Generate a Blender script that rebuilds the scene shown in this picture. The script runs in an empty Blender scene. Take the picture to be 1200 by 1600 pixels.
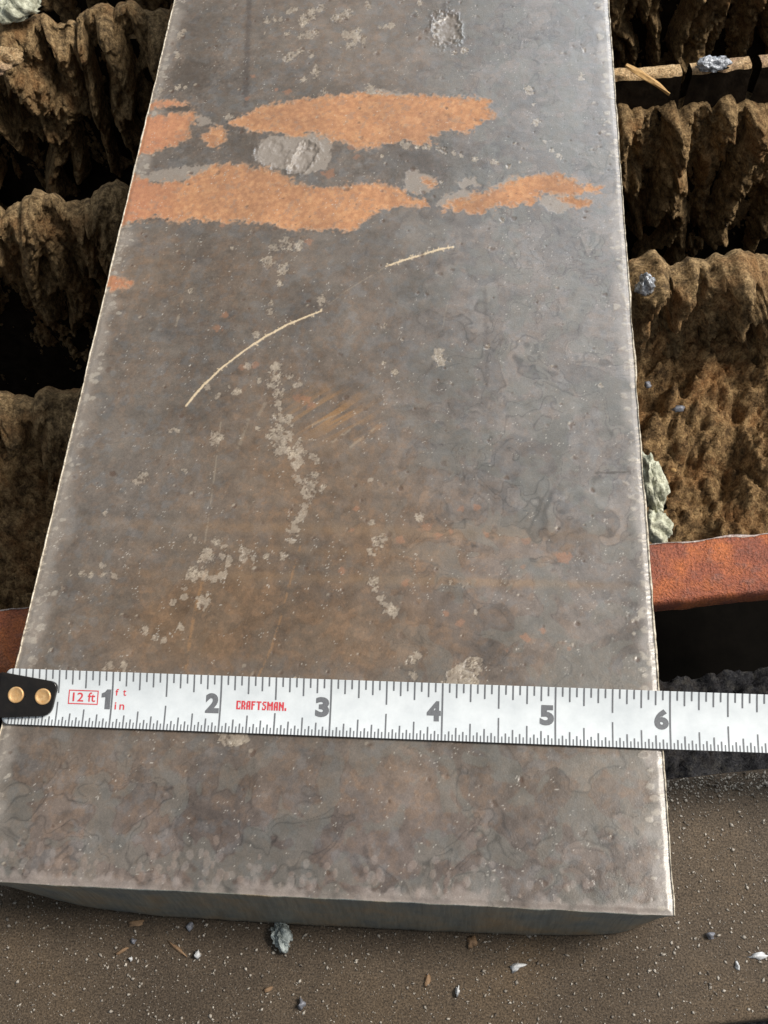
import bpy, math, random
import numpy as np
from mathutils import Matrix, Vector

IN = 0.0254                      # the scene is laid out in inches and built in metres
scn = bpy.context.scene
COL = scn.collection

# ------------------------------------------------------------------ camera
CR = np.array([[0.9973724208667666, 0.05586873125397211, -0.04611874849165934], [0.02561739490339422, -0.8674611243606539, -0.4968449927304428], [-0.06776432079441985, 0.4943580510025316, -0.8666130129626772]])
CC = np.array([4.093139650764368, -1.6601064285976883, 9.403579724705834])
F_PX = 1700.0
cam = bpy.data.cameras.new('camera')
cam.sensor_fit = 'VERTICAL'; cam.sensor_height = 36.0; cam.lens = F_PX / 1600 * 36.0
cam.clip_start = 0.005; cam.clip_end = 50
cam_o = bpy.data.objects.new('camera', cam); COL.objects.link(cam_o)
M4 = Matrix.Identity(4)
for i in range(3):
    M4[i][0] = CR[0][i]; M4[i][1] = -CR[1][i]; M4[i][2] = -CR[2][i]; M4[i][3] = CC[i] * IN
cam_o.matrix_world = M4
scn.camera = cam_o

# ------------------------------------------------------------------ light
scn.view_settings.view_transform = 'Standard'; scn.view_settings.look = 'None'
scn.view_settings.exposure = 0.0; scn.view_settings.gamma = 1.0
world = bpy.data.worlds.new('World'); scn.world = world; world.use_nodes = True
bg = world.node_tree.nodes['Background']
bg.inputs[0].default_value = (0.86, 0.93, 1.0, 1); bg.inputs[1].default_value = 0.30
def area_lamp(name, direction, dist, size, power, color):
    l = bpy.data.lights.new(name, 'AREA'); l.shape = 'DISK'; l.size = size; l.energy = power; l.color = color
    o = bpy.data.objects.new(name, l); COL.objects.link(o)
    d = Vector(direction).normalized(); tgt = Vector((3 * IN, 5 * IN, -1 * IN))
    o.location = tgt + d * dist
    o.rotation_euler = d.to_track_quat('Z', 'Y').to_euler()
    return o
area_lamp('roof_light', (0.95, 0.16, 1.15), 2.6, 0.85, 84, (1.0, 0.94, 0.85))
area_lamp('doorway_light', (0.42, 1.0, 0.62), 3.2, 1.7, 41, (0.86, 0.93, 1.0))
scn.cycles.use_denoising = True
scn.cycles.max_bounces = 6

# ------------------------------------------------------------------ numpy noise
def _hash(ix, iy, iz, seed):
    h = (ix.astype(np.uint32) * np.uint32(374761393) + iy.astype(np.uint32) * np.uint32(668265263)
         + iz.astype(np.uint32) * np.uint32(2147483647) + np.uint32((seed * 974634777 + 12345) & 0xffffffff))
    h = (h ^ (h >> np.uint32(13))) * np.uint32(1274126177)
    h = h ^ (h >> np.uint32(16))
    return (h & np.uint32(0xffffff)).astype(np.float32) / np.float32(0xffffff)
def vnoise(x, y, seed=0, z=None):
    x = np.asarray(x, np.float32); y = np.asarray(y, np.float32)
    xi = np.floor(x).astype(np.int64); yi = np.floor(y).astype(np.int64)
    fx = x - xi; fy = y - yi
    fx = fx * fx * fx * (fx * (fx * 6 - 15) + 10); fy = fy * fy * fy * (fy * (fy * 6 - 15) + 10)
    z0 = np.zeros_like(xi)
    a = _hash(xi, yi, z0, seed); b = _hash(xi + 1, yi, z0, seed)
    c = _hash(xi, yi + 1, z0, seed); d = _hash(xi + 1, yi + 1, z0, seed)
    return (a + (b - a) * fx) * (1 - fy) + (c + (d - c) * fx) * fy
def fbm(x, y, seed=0, oct=4, gain=0.5):
    s = 0; a = 1.0; t = 0
    for k in range(oct):
        # each octave is turned a little so that the lattice does not show
        c, sn = math.cos(0.7 * k + 0.3), math.sin(0.7 * k + 0.3)
        s = s + a * vnoise((x * c - y * sn) * 2 ** k + 17.3 * k, (x * sn + y * c) * 2 ** k + 5.1 * k, seed + k * 7)
        t += a; a *= gain
    return s / t                                   # 0..1 about 0.5
def sstep(a, b, x):
    t = np.clip((x - a) / (b - a), 0, 1); return t * t * (3 - 2 * t)
def lin(*c):
    c = np.array(c, np.float32) / 255.0
    return np.where(c <= 0.04045, c / 12.92, ((c + 0.055) / 1.055) ** 2.4)

# ------------------------------------------------------------------ object helpers
def tag(o, label=None, cat=None, group=None, kind=None):
    if label: o['label'] = label
    if cat: o['category'] = cat
    if group: o['group'] = group
    if kind: o['kind'] = kind
    return o
def thing(name, loc, label, cat, group=None):
    o = bpy.data.objects.new(name, None); COL.objects.link(o)
    o.empty_display_size = 0.01
    o.location = Vector(loc) * IN
    o['_b'] = 0; del o['_b']
    return tag(o, label, cat, group)
def origin_of(o):
    v = Vector((0, 0, 0))
    while o is not None:
        v = v + o.location; o = o.parent
    return np.array(v) / IN
def mesh(name, verts, faces, mat, parent=None, smooth=False, base=None, attrs=None):
    """verts in inches, in scene space; faces as a list of tuples or an (n,4) / (n,3) array"""
    v = np.asarray(verts, np.float64).reshape(-1, 3)
    off = origin_of(parent) if parent is not None else np.zeros(3)
    loc = np.zeros(3)
    if parent is None:
        loc = np.array(base, float) if base is not None else np.array([v[:, 0].mean(), v[:, 1].mean(), v[:, 2].min()])
    vv = (v - off - loc) * IN
    me = bpy.data.meshes.new(name)
    if isinstance(faces, np.ndarray):
        n, k = faces.shape
        me.vertices.add(len(vv)); me.vertices.foreach_set('co', vv.astype(np.float32).ravel())
        me.loops.add(n * k); me.loops.foreach_set('vertex_index', faces.astype(np.int32).ravel())
        me.polygons.add(n)
        me.polygons.foreach_set('loop_start', np.arange(0, n * k, k, dtype=np.int32))
        me.update(calc_edges=True)
    else:
        me.from_pydata(vv.tolist(), [], faces); me.update()
    me.materials.append(mat)
    if smooth:
        me.polygons.foreach_set('use_smooth', np.ones(len(me.polygons), bool))
    for an, (typ, dat) in (attrs or {}).items():
        at = me.attributes.new(an, typ, 'POINT')
        if typ == 'FLOAT_COLOR': at.data.foreach_set('color', np.asarray(dat, np.float32).ravel())
        else: at.data.foreach_set('value', np.asarray(dat, np.float32).ravel())
    o = bpy.data.objects.new(name, me); COL.objects.link(o)
    if parent is not None: o.parent = parent
    else: o.location = Vector(loc) * IN
    return o
def grid_faces(nr, nc):
    i = np.arange(nr * nc).reshape(nr, nc)
    return np.stack([i[:-1, :-1], i[:-1, 1:], i[1:, 1:], i[1:, :-1]], -1).reshape(-1, 4)

# ------------------------------------------------------------------ material helper
def material(name, build):
    m = bpy.data.materials.new(name); m.use_nodes = True
    nt = m.node_tree; b = nt.nodes['Principled BSDF']
    def N(t, **kw):
        n = nt.nodes.new(t)
        for k, v in kw.items():
            if k in n.inputs: n.inputs[k].default_value = v
            else: setattr(n, k, v)
        return n
    co = N('ShaderNodeTexCoord'); mp = N('ShaderNodeMapping')
    mp.inputs['Scale'].default_value = (1 / IN,) * 3
    nt.links.new(co.outputs['Object'], mp.inputs['Vector'])
    def noise(scale, detail=4, rough=0.55, vec=None, dist=0.0):
        n = N('ShaderNodeTexNoise'); n.inputs['Scale'].default_value = scale; n.inputs['Detail'].default_value = detail
        n.inputs['Roughness'].default_value = rough; n.inputs['Distortion'].default_value = dist
        nt.links.new((vec or mp).outputs[0], n.inputs['Vector']); return n
    def ramp(src, stops):
        r = N('ShaderNodeValToRGB'); e = r.color_ramp.elements
        while len(e) < len(stops): e.new(0.5)
        for el, (p, c) in zip(e, stops):
            el.position = p; el.color = (*c, 1) if len(c) == 3 else c
        nt.links.new(src, r.inputs[0]); return r
    def mix(fac, a, c, mode='MIX'):
        n = N('ShaderNodeMix', data_type='RGBA', blend_type=mode)
        for k, s in ((0, fac), (6, a), (7, c)):
            if isinstance(s, (int, float)): n.inputs[k].default_value = s
            elif isinstance(s, (tuple, list, np.ndarray)): n.inputs[k].default_value = (*[float(q) for q in s], 1)[:4]
            else: nt.links.new(s, n.inputs[k])
        return n.outputs[2]
    def bump(h, strength, dist, prev=None):
        n = N('ShaderNodeBump'); n.inputs['Strength'].default_value = strength; n.inputs['Distance'].default_value = dist * IN
        nt.links.new(h, n.inputs['Height'])
        if prev is not None: nt.links.new(prev.outputs[0], n.inputs['Normal'])
        return n
    class K: pass
    k = K(); k.nt = nt; k.b = b; k.N = N; k.noise = noise; k.ramp = ramp; k.mix = mix; k.bump = bump; k.mp = mp
    k.link = nt.links.new
    build(k)
    return m

def gray(v): return (v, v, v)
def m_plate(k):
    a = k.N('ShaderNodeAttribute', attribute_name='stain_and_sheen'); r = k.N('ShaderNodeAttribute', attribute_name='gloss')
    n1 = k.noise(70, 3, 0.6); n2 = k.noise(260, 2, 0.6)
    c = k.mix(0.38, a.outputs['Color'], k.ramp(n1.outputs[0], [(0.25, gray(0.62)), (0.75, gray(1.38))]).outputs[0], 'MULTIPLY')
    c = k.mix(0.32, c, k.ramp(n2.outputs[0], [(0.3, gray(0.68)), (0.7, gray(1.32))]).outputs[0], 'MULTIPLY')
    k.link(c, k.b.inputs['Base Color'])
    k.link(r.outputs['Fac'], k.b.inputs['Roughness'])
    bp = k.bump(n2.outputs[0], 0.15, 0.005); bp = k.bump(n1.outputs[0], 0.16, 0.009, bp)
    k.link(bp.outputs[0], k.b.inputs['Normal'])
    k.b.inputs['IOR'].default_value = 1.8
M_PLATE = material('mill_scale_steel', m_plate)

def m_cut(k):
    # flame cut face: fine upright drag lines, dull green grey scale
    mp = k.N('ShaderNodeMapping'); mp.inputs['Scale'].default_value = (30 / IN, 30 / IN, 1.2 / IN)
    co = [n for n in k.nt.nodes if n.type == 'TEX_COORD'][0]; k.link(co.outputs['Object'], mp.inputs[0])
    n1 = k.noise(1.0, 3, 0.6, mp); n2 = k.noise(2.2, 5, 0.6)
    c = k.ramp(n2.outputs[0], [(0.3, lin(100, 108, 110)), (0.5, lin(126, 124, 114)), (0.72, lin(148, 128, 102))]).outputs[0]
    c = k.mix(0.6, c, k.ramp(n1.outputs[0], [(0.3, gray(0.7)), (0.7, gray(1.3))]).outputs[0], 'MULTIPLY')
    k.link(c, k.b.inputs['Base Color']); k.b.inputs['Roughness'].default_value = 0.55; k.b.inputs['Metallic'].default_value = 0.2
    k.link(k.bump(n1.outputs[0], 0.4, 0.02).outputs[0], k.b.inputs['Normal'])
M_CUT = material('flame_cut_steel', m_cut)

def m_burr(k):
    n = k.noise(22, 4, 0.6)
    k.link(k.ramp(n.outputs[0], [(0.32, lin(104, 94, 82)), (0.46, lin(186, 174, 154)), (0.68, lin(236, 226, 208))]).outputs[0], k.b.inputs['Base Color'])  # cream colour carries the light that the cut burr catches
    k.b.inputs['Roughness'].default_value = 0.45; k.b.inputs['Metallic'].default_value = 0.15
    k.link(k.bump(n.outputs[0], 0.5, 0.02).outputs[0], k.b.inputs['Normal'])
M_BURR = material('lit_edge_steel', m_burr)

def crust_mat(name, dark, mid, tan, red):
    def f(k):
        n1 = k.noise(1.6, 5, 0.6); n2 = k.noise(9, 5, 0.65); n3 = k.noise(34, 4, 0.65)
        c = k.ramp(n2.outputs[0], [(0.36, lin(*dark)), (0.5, lin(*mid)), (0.64, lin(*tan))]).outputs[0]
        c = k.mix(k.ramp(n1.outputs[0], [(0.5, gray(0)), (0.68, gray(0.75))]).outputs[0], c, lin(*red))
        c = k.mix(0.85, c, k.ramp(n3.outputs[0], [(0.34, gray(0.5)), (0.66, gray(1.5))]).outputs[0], 'MULTIPLY')
        k.link(c, k.b.inputs['Base Color']); k.b.inputs['Roughness'].default_value = 0.92
        k.b.inputs['Specular IOR Level'].default_value = 0.15
        bp = k.bump(n2.outputs[0], 0.8, 0.10); bp = k.bump(n3.outputs[0], 0.9, 0.05, bp)
        k.link(bp.outputs[0], k.b.inputs['Normal'])
    return material(name, f)
M_CRUST = crust_mat('slag_crust', (98, 81, 60), (148, 123, 89), (190, 160, 118), (150, 112, 74))
M_HEAP = crust_mat('slag_rubble_brown', (96, 76, 54), (150, 121, 85), (188, 156, 112), (158, 113, 71))
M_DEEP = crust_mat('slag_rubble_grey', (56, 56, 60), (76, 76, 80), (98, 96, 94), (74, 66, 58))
M_BLADE = crust_mat('scorched_slat_edge', (150, 122, 92), (200, 168, 126), (226, 196, 154), (186, 156, 134))

def m_rustbar(k):
    n1 = k.noise(1.3, 5, 0.6); n2 = k.noise(7, 5, 0.65); n3 = k.noise(38, 3, 0.6)
    c = k.ramp(n1.outputs[0], [(0.3, lin(104, 62, 50)), (0.44, lin(148, 82, 58)), (0.58, lin(190, 108, 58)), (0.75, lin(134, 96, 80))]).outputs[0]
    c = k.mix(k.ramp(n2.outputs[0], [(0.55, gray(0)), (0.75, gray(0.7))]).outputs[0], c, lin(120, 92, 84))
    c = k.mix(0.8, c, k.ramp(n3.outputs[0], [(0.3, gray(0.55)), (0.7, gray(1.45))]).outputs[0], 'MULTIPLY')
    k.link(c, k.b.inputs['Base Color']); k.b.inputs['Roughness'].default_value = 0.62
    bp = k.bump(n2.outputs[0], 0.8, 0.07); bp = k.bump(n3.outputs[0], 0.9, 0.03, bp)
    k.link(bp.outputs[0], k.b.inputs['Normal'])
M_RUSTBAR = material('rusted_bar', m_rustbar)

def m_base(k):
    n1 = k.noise(0.9, 4, 0.6); n2 = k.noise(8, 5, 0.7); n3 = k.noise(60, 3, 0.7)
    c = k.ramp(n1.outputs[0], [(0.3, lin(76, 66, 56)), (0.55, lin(91, 79, 66)), (0.75, lin(100, 85, 68))]).outputs[0]
    c = k.mix(0.5, c, k.ramp(n2.outputs[0], [(0.3, gray(0.7)), (0.7, gray(1.25))]).outputs[0], 'MULTIPLY')
    c = k.mix(0.9, c, k.ramp(n3.outputs[0], [(0.36, gray(0.3)), (0.52, gray(1.0)), (0.7, gray(1.8))]).outputs[0], 'MULTIPLY')
    n4 = k.noise(24, 3, 0.7)
    c = k.mix(k.ramp(n4.outputs[0], [(0.60, gray(0)), (0.72, gray(0.7))]).outputs[0], c, lin(48, 41, 36)); c = k.mix(k.ramp(n4.outputs[0], [(0.28, gray(0.6)), (0.36, gray(0))]).outputs[0], c, lin(132, 116, 98))
    k.link(c, k.b.inputs['Base Color']); k.b.inputs['Roughness'].default_value = 0.8
    k.b.inputs['Specular IOR Level'].default_value = 0.3
    bp = k.bump(n2.outputs[0], 0.3, 0.04); bp = k.bump(n3.outputs[0], 0.45, 0.012, bp)
    k.link(bp.outputs[0], k.b.inputs['Normal'])
M_BASE = material('dusty_flat_bar', m_base)

def plain(name, c1, c2, scale=12, rough=0.6, metal=0.0, bmp=0.5, bd=0.03):
    def f(k):
        n = k.noise(scale, 5, 0.65)
        k.link(k.ramp(n.outputs[0], [(0.3, lin(*c1)), (0.7, lin(*c2))]).outputs[0], k.b.inputs['Base Color'])
        k.b.inputs['Roughness'].default_value = rough; k.b.inputs['Metallic'].default_value = metal
        if rough >= .9: k.b.inputs['Specular IOR Level'].default_value = 0.03
        if bmp: k.link(k.bump(n.outputs[0], bmp, bd).outputs[0], k.b.inputs['Normal'])
    return material(name, f)
M_SCORCH_SHADE = plain('shaded_scorched_steel', (30, 26, 22), (52, 44, 36), 6, 0.9, 0, 0.6, 0.05)  # scorched steel, made darker so its colour carries the shade of the gaps
M_PIT = plain('pit_dark', (13, 12, 11), (20, 18, 16), 2, 0.95)  # near-black colour stands in for the deep shade of the pit
M_TAPE = plain('white_tape_enamel', (218, 224, 228), (240, 245, 248), 3.5, 0.3, 0, 0.0)
M_INK = plain('grey_print', (104, 106, 110), (128, 130, 134), 90, 0.5, 0, 0)
M_RED = plain('red_print', (214, 62, 72), (226, 84, 92), 60, 0.5, 0, 0)
M_HOOK = plain('black_hook_enamel', (20, 18, 17), (34, 29, 25), 10, 0.22, 0, 0.06)
M_BRASS = plain('brass_rivet', (206, 156, 98), (236, 198, 146), 30, 0.42, 0.35, 0.2, 0.01)
M_GREEN = plain('pale_green_slag', (104, 106, 82), (250, 250, 226), 9, 0.6, 0, 0.8, 0.08)
M_SILVER = plain('blue_silver_slag', (44, 47, 56), (224, 229, 238), 16, 0.26, 0.45, 0.7, 0.05)
M_WOOD = plain('split_wood', (172, 132, 82), (206, 168, 112), 14, 0.75, 0, 0.5)
M_WHITE = plain('white_chip', (196, 198, 200), (232, 234, 236), 20, 0.45)
M_TANCHIP = plain('tan_chip', (124, 98, 74), (160, 130, 100), 20, 0.75)
M_LILAC = plain('blue_grey_chip', (118, 120, 128), (156, 158, 168), 20, 0.4, 0.2)
M_GRIT = plain('mixed_grit', (58, 47, 38), (214, 205, 192), 14, 0.7, 0, 0.0)
M_WORN = plain('worn_bar_edge', (128, 96, 84), (206, 196, 190), 30, 0.4, 0.3, 0.8, 0.02)
M_PALE = plain('pale_blue_green_slag', (76, 86, 86), (222, 232, 230), 11, 0.5, 0, 0.8, 0.08)
M_LUMP = plain('fused_spatter', (106, 98, 91), (158, 147, 136), 14, 0.38, 0.1, 0.6, 0.05)

# ------------------------------------------------------------------ where things lie on the plate
def ray(u, v, z=0.0):
    """place on the level z seen at (u, v) of the survey photograph"""
    u = np.asarray(u, float); v = np.asarray(v, float)
    q = np.stack([(u - 600) / F_PX, (v - 800) / F_PX, np.ones_like(u)], -1) @ CR
    t = (z - CC[2]) / q[..., 2]
    return CC[:2] + t[..., None] * q[..., :2]
W, T = 5.93, 1.02
TH = math.atan(0.147)                      # the slats run a little askew to the plate
D = np.array([math.cos(TH), math.sin(TH)]); NF = np.array([math.sin(TH), -math.cos(TH)])
def slat_pt(y0, a, h, z):
    a = np.asarray(a, float)
    return np.stack([a * D[0] + h * NF[0] + 0 * a, y0 + a * D[1] + h * NF[1], z + 0 * a], -1)

# ================================================================== SETTING
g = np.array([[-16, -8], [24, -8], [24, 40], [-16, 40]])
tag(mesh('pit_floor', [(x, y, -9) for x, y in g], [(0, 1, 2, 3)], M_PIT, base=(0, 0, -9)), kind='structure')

# heaps of slag between the slats
def heap(name, y0, b0, b1, zf, amp, seed, mat, label, step=0.035, a0=-7, a1=13, rocks=14):
    na = int((a1 - a0) / step); nb = int((b1 - b0) / step)
    a, b = np.meshgrid(np.linspace(a0, a1, na), np.linspace(b0, b1, nb))
    z = zf(a, (b - b0) / (b1 - b0))
    n = fbm(a * 1.1, b * 1.1, seed, 3) - 0.5
    r = 1 - np.abs(2 * fbm(a * 2.3 + n, b * 1.5 + n, seed + 50, 4) - 1)      # ridged lumps
    f = fbm(a * 7, b * 6, seed + 90, 4) - 0.5
    k = 1 - np.abs(2 * fbm(a * 5.5 + 2 * n, b * 4.5 + 2 * n, seed + 60, 3) - 1)
    z = z + amp * (1.7 * n + 0.42 * f)
    RR = np.random.RandomState(seed)
    av, bv = a[0], b[:, 0]
    for q in range(int((a1 - a0) * (b1 - b0) * rocks)):
        ca, cb = RR.uniform(a0, a1), RR.uniform(b0, b1); r_ = 0.03 + 0.15 * RR.rand() ** 3
        i0, i1 = np.searchsorted(av, [ca - r_ * 1.4, ca + r_ * 1.4]); j0, j1 = np.searchsorted(bv, [cb - r_ * 1.4, cb + r_ * 1.4])
        if i1 - i0 < 2 or j1 - j0 < 2: continue
        sl = (slice(j0, j1), slice(i0, i1)); wob = 1 + .9 * f[sl]
        d2 = ((a[sl] - ca) ** 2 + ((b[sl] - cb) * RR.uniform(.6, 1.1)) ** 2) / (r_ * wob) ** 2
        zc = z[sl].mean() - r_ * RR.uniform(.1, .5)
        z[sl] = np.where(d2 < 1, np.maximum(z[sl], zc + r_ * np.sqrt(np.clip(1 - d2, 0, 1)) * (1 + .5 * f[sl])), z[sl])
    z = z + amp * (0.55 * np.abs(2 * fbm(a * 4 + 2 * n, b * 3 + 2 * n, seed + 71, 4) - 1) + 0.22 * np.abs(2 * fbm(a * 14, b * 14, seed + 72, 3) - 1) - .15)
    p = np.stack([a * D[0] - b * NF[0] * 1.0, y0 + a * D[1] - b * NF[1], z], -1)
    o = mesh(name, p.reshape(-1, 3), grid_faces(nb, na), mat, smooth=True)
    return tag(o, label, 'slag', kind='stuff')
heap('slag_rubble', 0, 3.9, 7.0, lambda a, t: -3.55 - .5 * sstep(.12, 0, t) + 1.55 * t - 0.75 * sstep(3.5, 1.0, a), 0.62, 3, M_HEAP,
     'rust brown slag rubble heaped between the burnt slats')
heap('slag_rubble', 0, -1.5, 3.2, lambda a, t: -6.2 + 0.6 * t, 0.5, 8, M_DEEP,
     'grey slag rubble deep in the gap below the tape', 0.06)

# ------------------------------------------------------------------ burnt slats
rng = random.Random(5)
def slat(y0, topf, seed, label, length=(0.7, 2.6), dens=2.6, amp=(0.18, 0.42), wid=(0.12, 0.3), step=0.025, wob=.3,
         crust_gap=lambda a: 0 * a, notches=(), blade_top=None, depth=4.2, a0=-5.5, a1=11.5, base=0.12):
    R = random.Random(seed)
    root = thing('support_slat', (slat_pt(y0, 3, 0, -8.9)), label, 'slat', 'slats of the cutting table')
    na = int((a1 - a0) / step); nr = int(depth / step)
    A = np.linspace(a0, a1, na); S = np.linspace(0, depth, nr)
    drips = []
    x = a0
    while x < a1:
        w = R.uniform(*wid); drips.append((x, w, R.uniform(-0.16, 0.18), R.uniform(*amp), R.uniform(*length), R.random() * 99)); x += w * R.uniform(1.0, 2.0) * 2.6 / dens
    # top outline: knobs
    zt = np.full(na, -9.0)
    for (c, w, dz, am, L, ph) in drips:
        q = (A - c) / (w * 1.25)
        zt = np.maximum(zt, np.where(np.abs(q) < 1, dz + 0.22 * (np.sqrt(np.clip(1 - q * q, 0, 1)) - 1), -9))
    zt = np.maximum(zt, -0.24) + topf(A) - crust_gap(A) + 0.24 * (fbm(A * 5, A * 0 + seed, seed, 3) - 0.5)
    aa, ss = np.meshgrid(A, S)
    ww = fbm(aa * 1.5, ss * 1.2, seed + 11, 3) - 0.5
    h = base * (0.5 + 1.2 * fbm(aa * 2, ss * 1.2, seed + 2, 3)) * sstep(depth, depth * 0.5, ss)
    extra = []
    for (c, w, dz, am, L, ph) in drips:
        extra.append((c, w, 0.0, am, L, ph))
        if R.random() < 0.65: extra.append((c + R.uniform(-.3, .3), w * R.uniform(.45, .8), R.uniform(.3, 1.2), am * R.uniform(.7, 1.15), L * R.uniform(.5, 1.1), ph + 7))
    for (c, w, s0, am, L, ph) in extra:
        i0, i1 = np.searchsorted(A, [c - w * 2.2 - .4, c + w * 2.2 + .4])
        if i1 - i0 < 2: continue
        a_, s_ = aa[:, i0:i1], ss[:, i0:i1]
        cc = c + wob * (vnoise(s_ * 1.1 + ph, s_ * 0, seed) - 0.5) * 2
        wv = w * (0.75 + 0.5 * vnoise(s_ * 2.6 + ph, s_ * 0 + 3, seed)) * (1 - 0.35 * np.clip((s_ - s0) / L, 0, 1))
        q = (a_ - cc) / wv
        t = (s_ - s0) / L
        env = np.sqrt(np.clip(1 - np.clip((0.10 - t) / 0.10, 0, 1) ** 2, 0, 1)) * np.sqrt(np.clip(1 - np.clip((t - 0.82) / 0.18, 0, 1) ** 2, 0, 1))
        env = env * (t > -0.02) * (t < 1) * (0.7 + 0.5 * vnoise(s_ * 3 + ph, s_ * 0 + 9, seed))
        hp = am * env * np.sqrt(np.clip(1 - q * q, 0, 1))
        h[:, i0:i1] = np.maximum(h[:, i0:i1], hp + 0.25 * np.minimum(h[:, i0:i1], hp))
    bil = lambda fx_, fz_, sd: np.abs(2 * fbm(aa * fx_ + .8 * ww, ss * fz_ + .8 * ww, sd, 3) - 1)
    h = h + 0.20 * bil(4.2, 1.3, seed + 21) + 0.13 * bil(8.5, 5.0, seed + 22) + 0.13 * bil(15, 12, seed + 23) - .12
    h = h + 0.34 * (fbm(aa * .9, ss * .8, seed + 12, 3) - .5) + 0.16 * ww + 0.22 * (fbm(aa * 3.6 + ww, ss * 2.2, seed + 5, 4) - 0.5) + 0.075 * (fbm(aa * 13, ss * 11, seed + 6, 3) - 0.5)
    h = h - 0.14 * sstep(1.2, 2.6, ss)
    h = np.maximum(h, -0.06)
    z = zt[None, :] - ss
    # rounded crest that runs over the top and down the back
    crest = []
    for hb, dz in ((-0.42, 2.2), (-0.46, 1.0), (-0.42, 0.30), (-0.30, 0.06), (-0.16, -0.02), (-0.04, -0.035)):
        crest.append(np.concatenate([slat_pt(y0, A, 0, 0)[:, :2] + (hb + 0.14 * (fbm(A * 4, A * 0 + dz, seed + 3, 3) - .5))[:, None] * NF,
                                     (zt - dz + 0.10 * (fbm(A * 6, A * 0 + hb * 9, seed + 4, 3) - .5))[:, None]], 1))
    P = np.stack([aa * D[0] + h * NF[0], y0 + aa * D[1] + h * NF[1], z], -1)
    P = np.concatenate([np.stack(crest), P], 0)
    crust = mesh('slag_crust', P.reshape(-1, 3), grid_faces(P.shape[0], na), M_CRUST, root, smooth=True)
    # the steel blade inside, notched where the torch has cut across it
    step2 = 0.05; Ab = np.arange(a0, a1, step2)
    bt = (topf(Ab) - 0.35) if blade_top is None else blade_top(Ab)
    for (n0, n1, dep) in notches:
        bt = np.where((Ab > n0) & (Ab < n1), bt - dep, bt)
    bt = bt + 0.035 * (fbm(Ab * 6, Ab * 0, seed + 70, 3) - 0.5)
    jf = 0.05 * (fbm(Ab * 7, Ab * 0 + 4, seed + 71, 3) - 0.5); jb = 0.07 * (fbm(Ab * 5, Ab * 0 + 9, seed + 72, 3) - 0.5)
    rows = [slat_pt(y0, Ab, 0.0, -8.9), slat_pt(y0, Ab, 0.0, 0)]
    rows[1][:, 2] = bt - 0.03
    def row(hv, zv):
        r = slat_pt(y0, Ab, 0, 0); r[:, :2] += hv[:, None] * NF; r[:, 2] = zv; return r
    rows = [row(0 * Ab, 0 * Ab - 8.9), row(0 * Ab + jf, bt - 0.05), row(jf - 0.02, bt - 0.01), row(jf - 0.06, bt), row(-0.2 + jb, bt), row(-0.235 + jb, bt - 0.02), row(-0.24 + jb, 0 * Ab - 8.9)]
    P = np.stack(rows)
    mesh('blade', np.concatenate([P[0:2], P[5:7]]).reshape(-1, 3), np.concatenate([grid_faces(2, len(Ab)), grid_faces(2, len(Ab)) + 2 * len(Ab)]), M_SCORCH_SHADE, root, smooth=False)
    keep = np.tile(np.abs(np.diff(bt)) < .12, 4)
    mesh('top_edge', P[1:6].reshape(-1, 3), grid_faces(5, len(Ab))[keep], M_BLADE, root, smooth=False)
    return root
near = lambda lo, hi, c: (lambda a: lo + (hi - lo) * sstep(c - 1.2, c + 1.2, a))
slat(6.90, near(-2.5, -1.12, 3.2), 21, 'burnt slat next beyond the rust red bar, slag knobs along its top',
     length=(0.5, 1.9), wid=(0.14, 0.26), amp=(0.25, 0.55))
slat(10.60, near(-2.45, -1.22, 3.0), 34, 'slat with a notched tan steel edge and hanging slag drips, under the wood splinter',
     length=(1.2, 3.8), crust_gap=lambda a: 0.35 * sstep(4, 5.5, a), blade_top=lambda a: np.where(a > 5, -1.10, -3.0),
     notches=((7.22, 7.32, 0.7), (8.22, 8.34, 0.7)), amp=(0.28, 0.6), wid=(.08, .30), base=.07, dens=2.0)
slat(14.35, near(-1.95, -1.15, 3.0), 47, 'far slat crusted with long parallel slag drips, left of the plate top',
     length=(1.6, 4.2), wid=(0.09, 0.30), amp=(0.25, 0.8), base=.06, dens=2.1)
slat(18.1, near(-2.0, -1.4, 3.0), 58, 'dim farthest slat at the very top left corner', step=0.06, length=(1, 3))

# ------------------------------------------------------------------ flat bars
def bar(name, b0, b1, z1, th, mat, label, cat, seed, rough=0.02, a0=-9, a1=15, step=0.05):
    A = np.arange(a0, a1, step); rows = []
    e0 = rough * (fbm(A * 3, A * 0, seed, 4) - .5) * 2; e1 = rough * (fbm(A * 3, A * 0 + 5, seed + 1, 4) - .5) * 2
    c = 0.03
    def row(b, dz):
        p = np.stack([A * D[0] - b * NF[0], A * D[1] - b * NF[1], z1 - dz + 0 * A], -1); return p
    rows = [row(b0 + e0, th), row(b0 + e0, c), row(b0 + e0 + c * .4, c * .3), row(b0 + c + e0, 0), row(b0 + 0.4 * (b1 - b0) + 0 * A, 0), row(b1 - c + e1, 0), row(b1 + e1 - c * .4, c * .3), row(b1 + e1, c), row(b1 + e1, th)]
    P = np.stack(rows); nr, nc = P.shape[:2]
    f = grid_faces(nr, nc)
    i = np.arange(nr * nc).reshape(nr, nc)
    bot = np.stack([i[-1, :-1], i[-1, 1:], i[0, 1:], i[0, :-1]], -1)
    o = mesh(name, P.reshape(-1, 3), np.concatenate([f, bot]), mat, smooth=False)
    return tag(o, label, cat)
rb = bar('rusty_bar', 2.36, 3.05, -T - 0.005, 0.24, M_RUSTBAR, 'rust red steel bar crossing under the plate just above the tape', 'bar', 4, 0.03)
Aw = np.arange(-3, 10, .03); wv_ = np.clip(.010 + .06 * (fbm(Aw * 4, Aw * 0, 15, 3) - .45), .003, .03)
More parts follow.
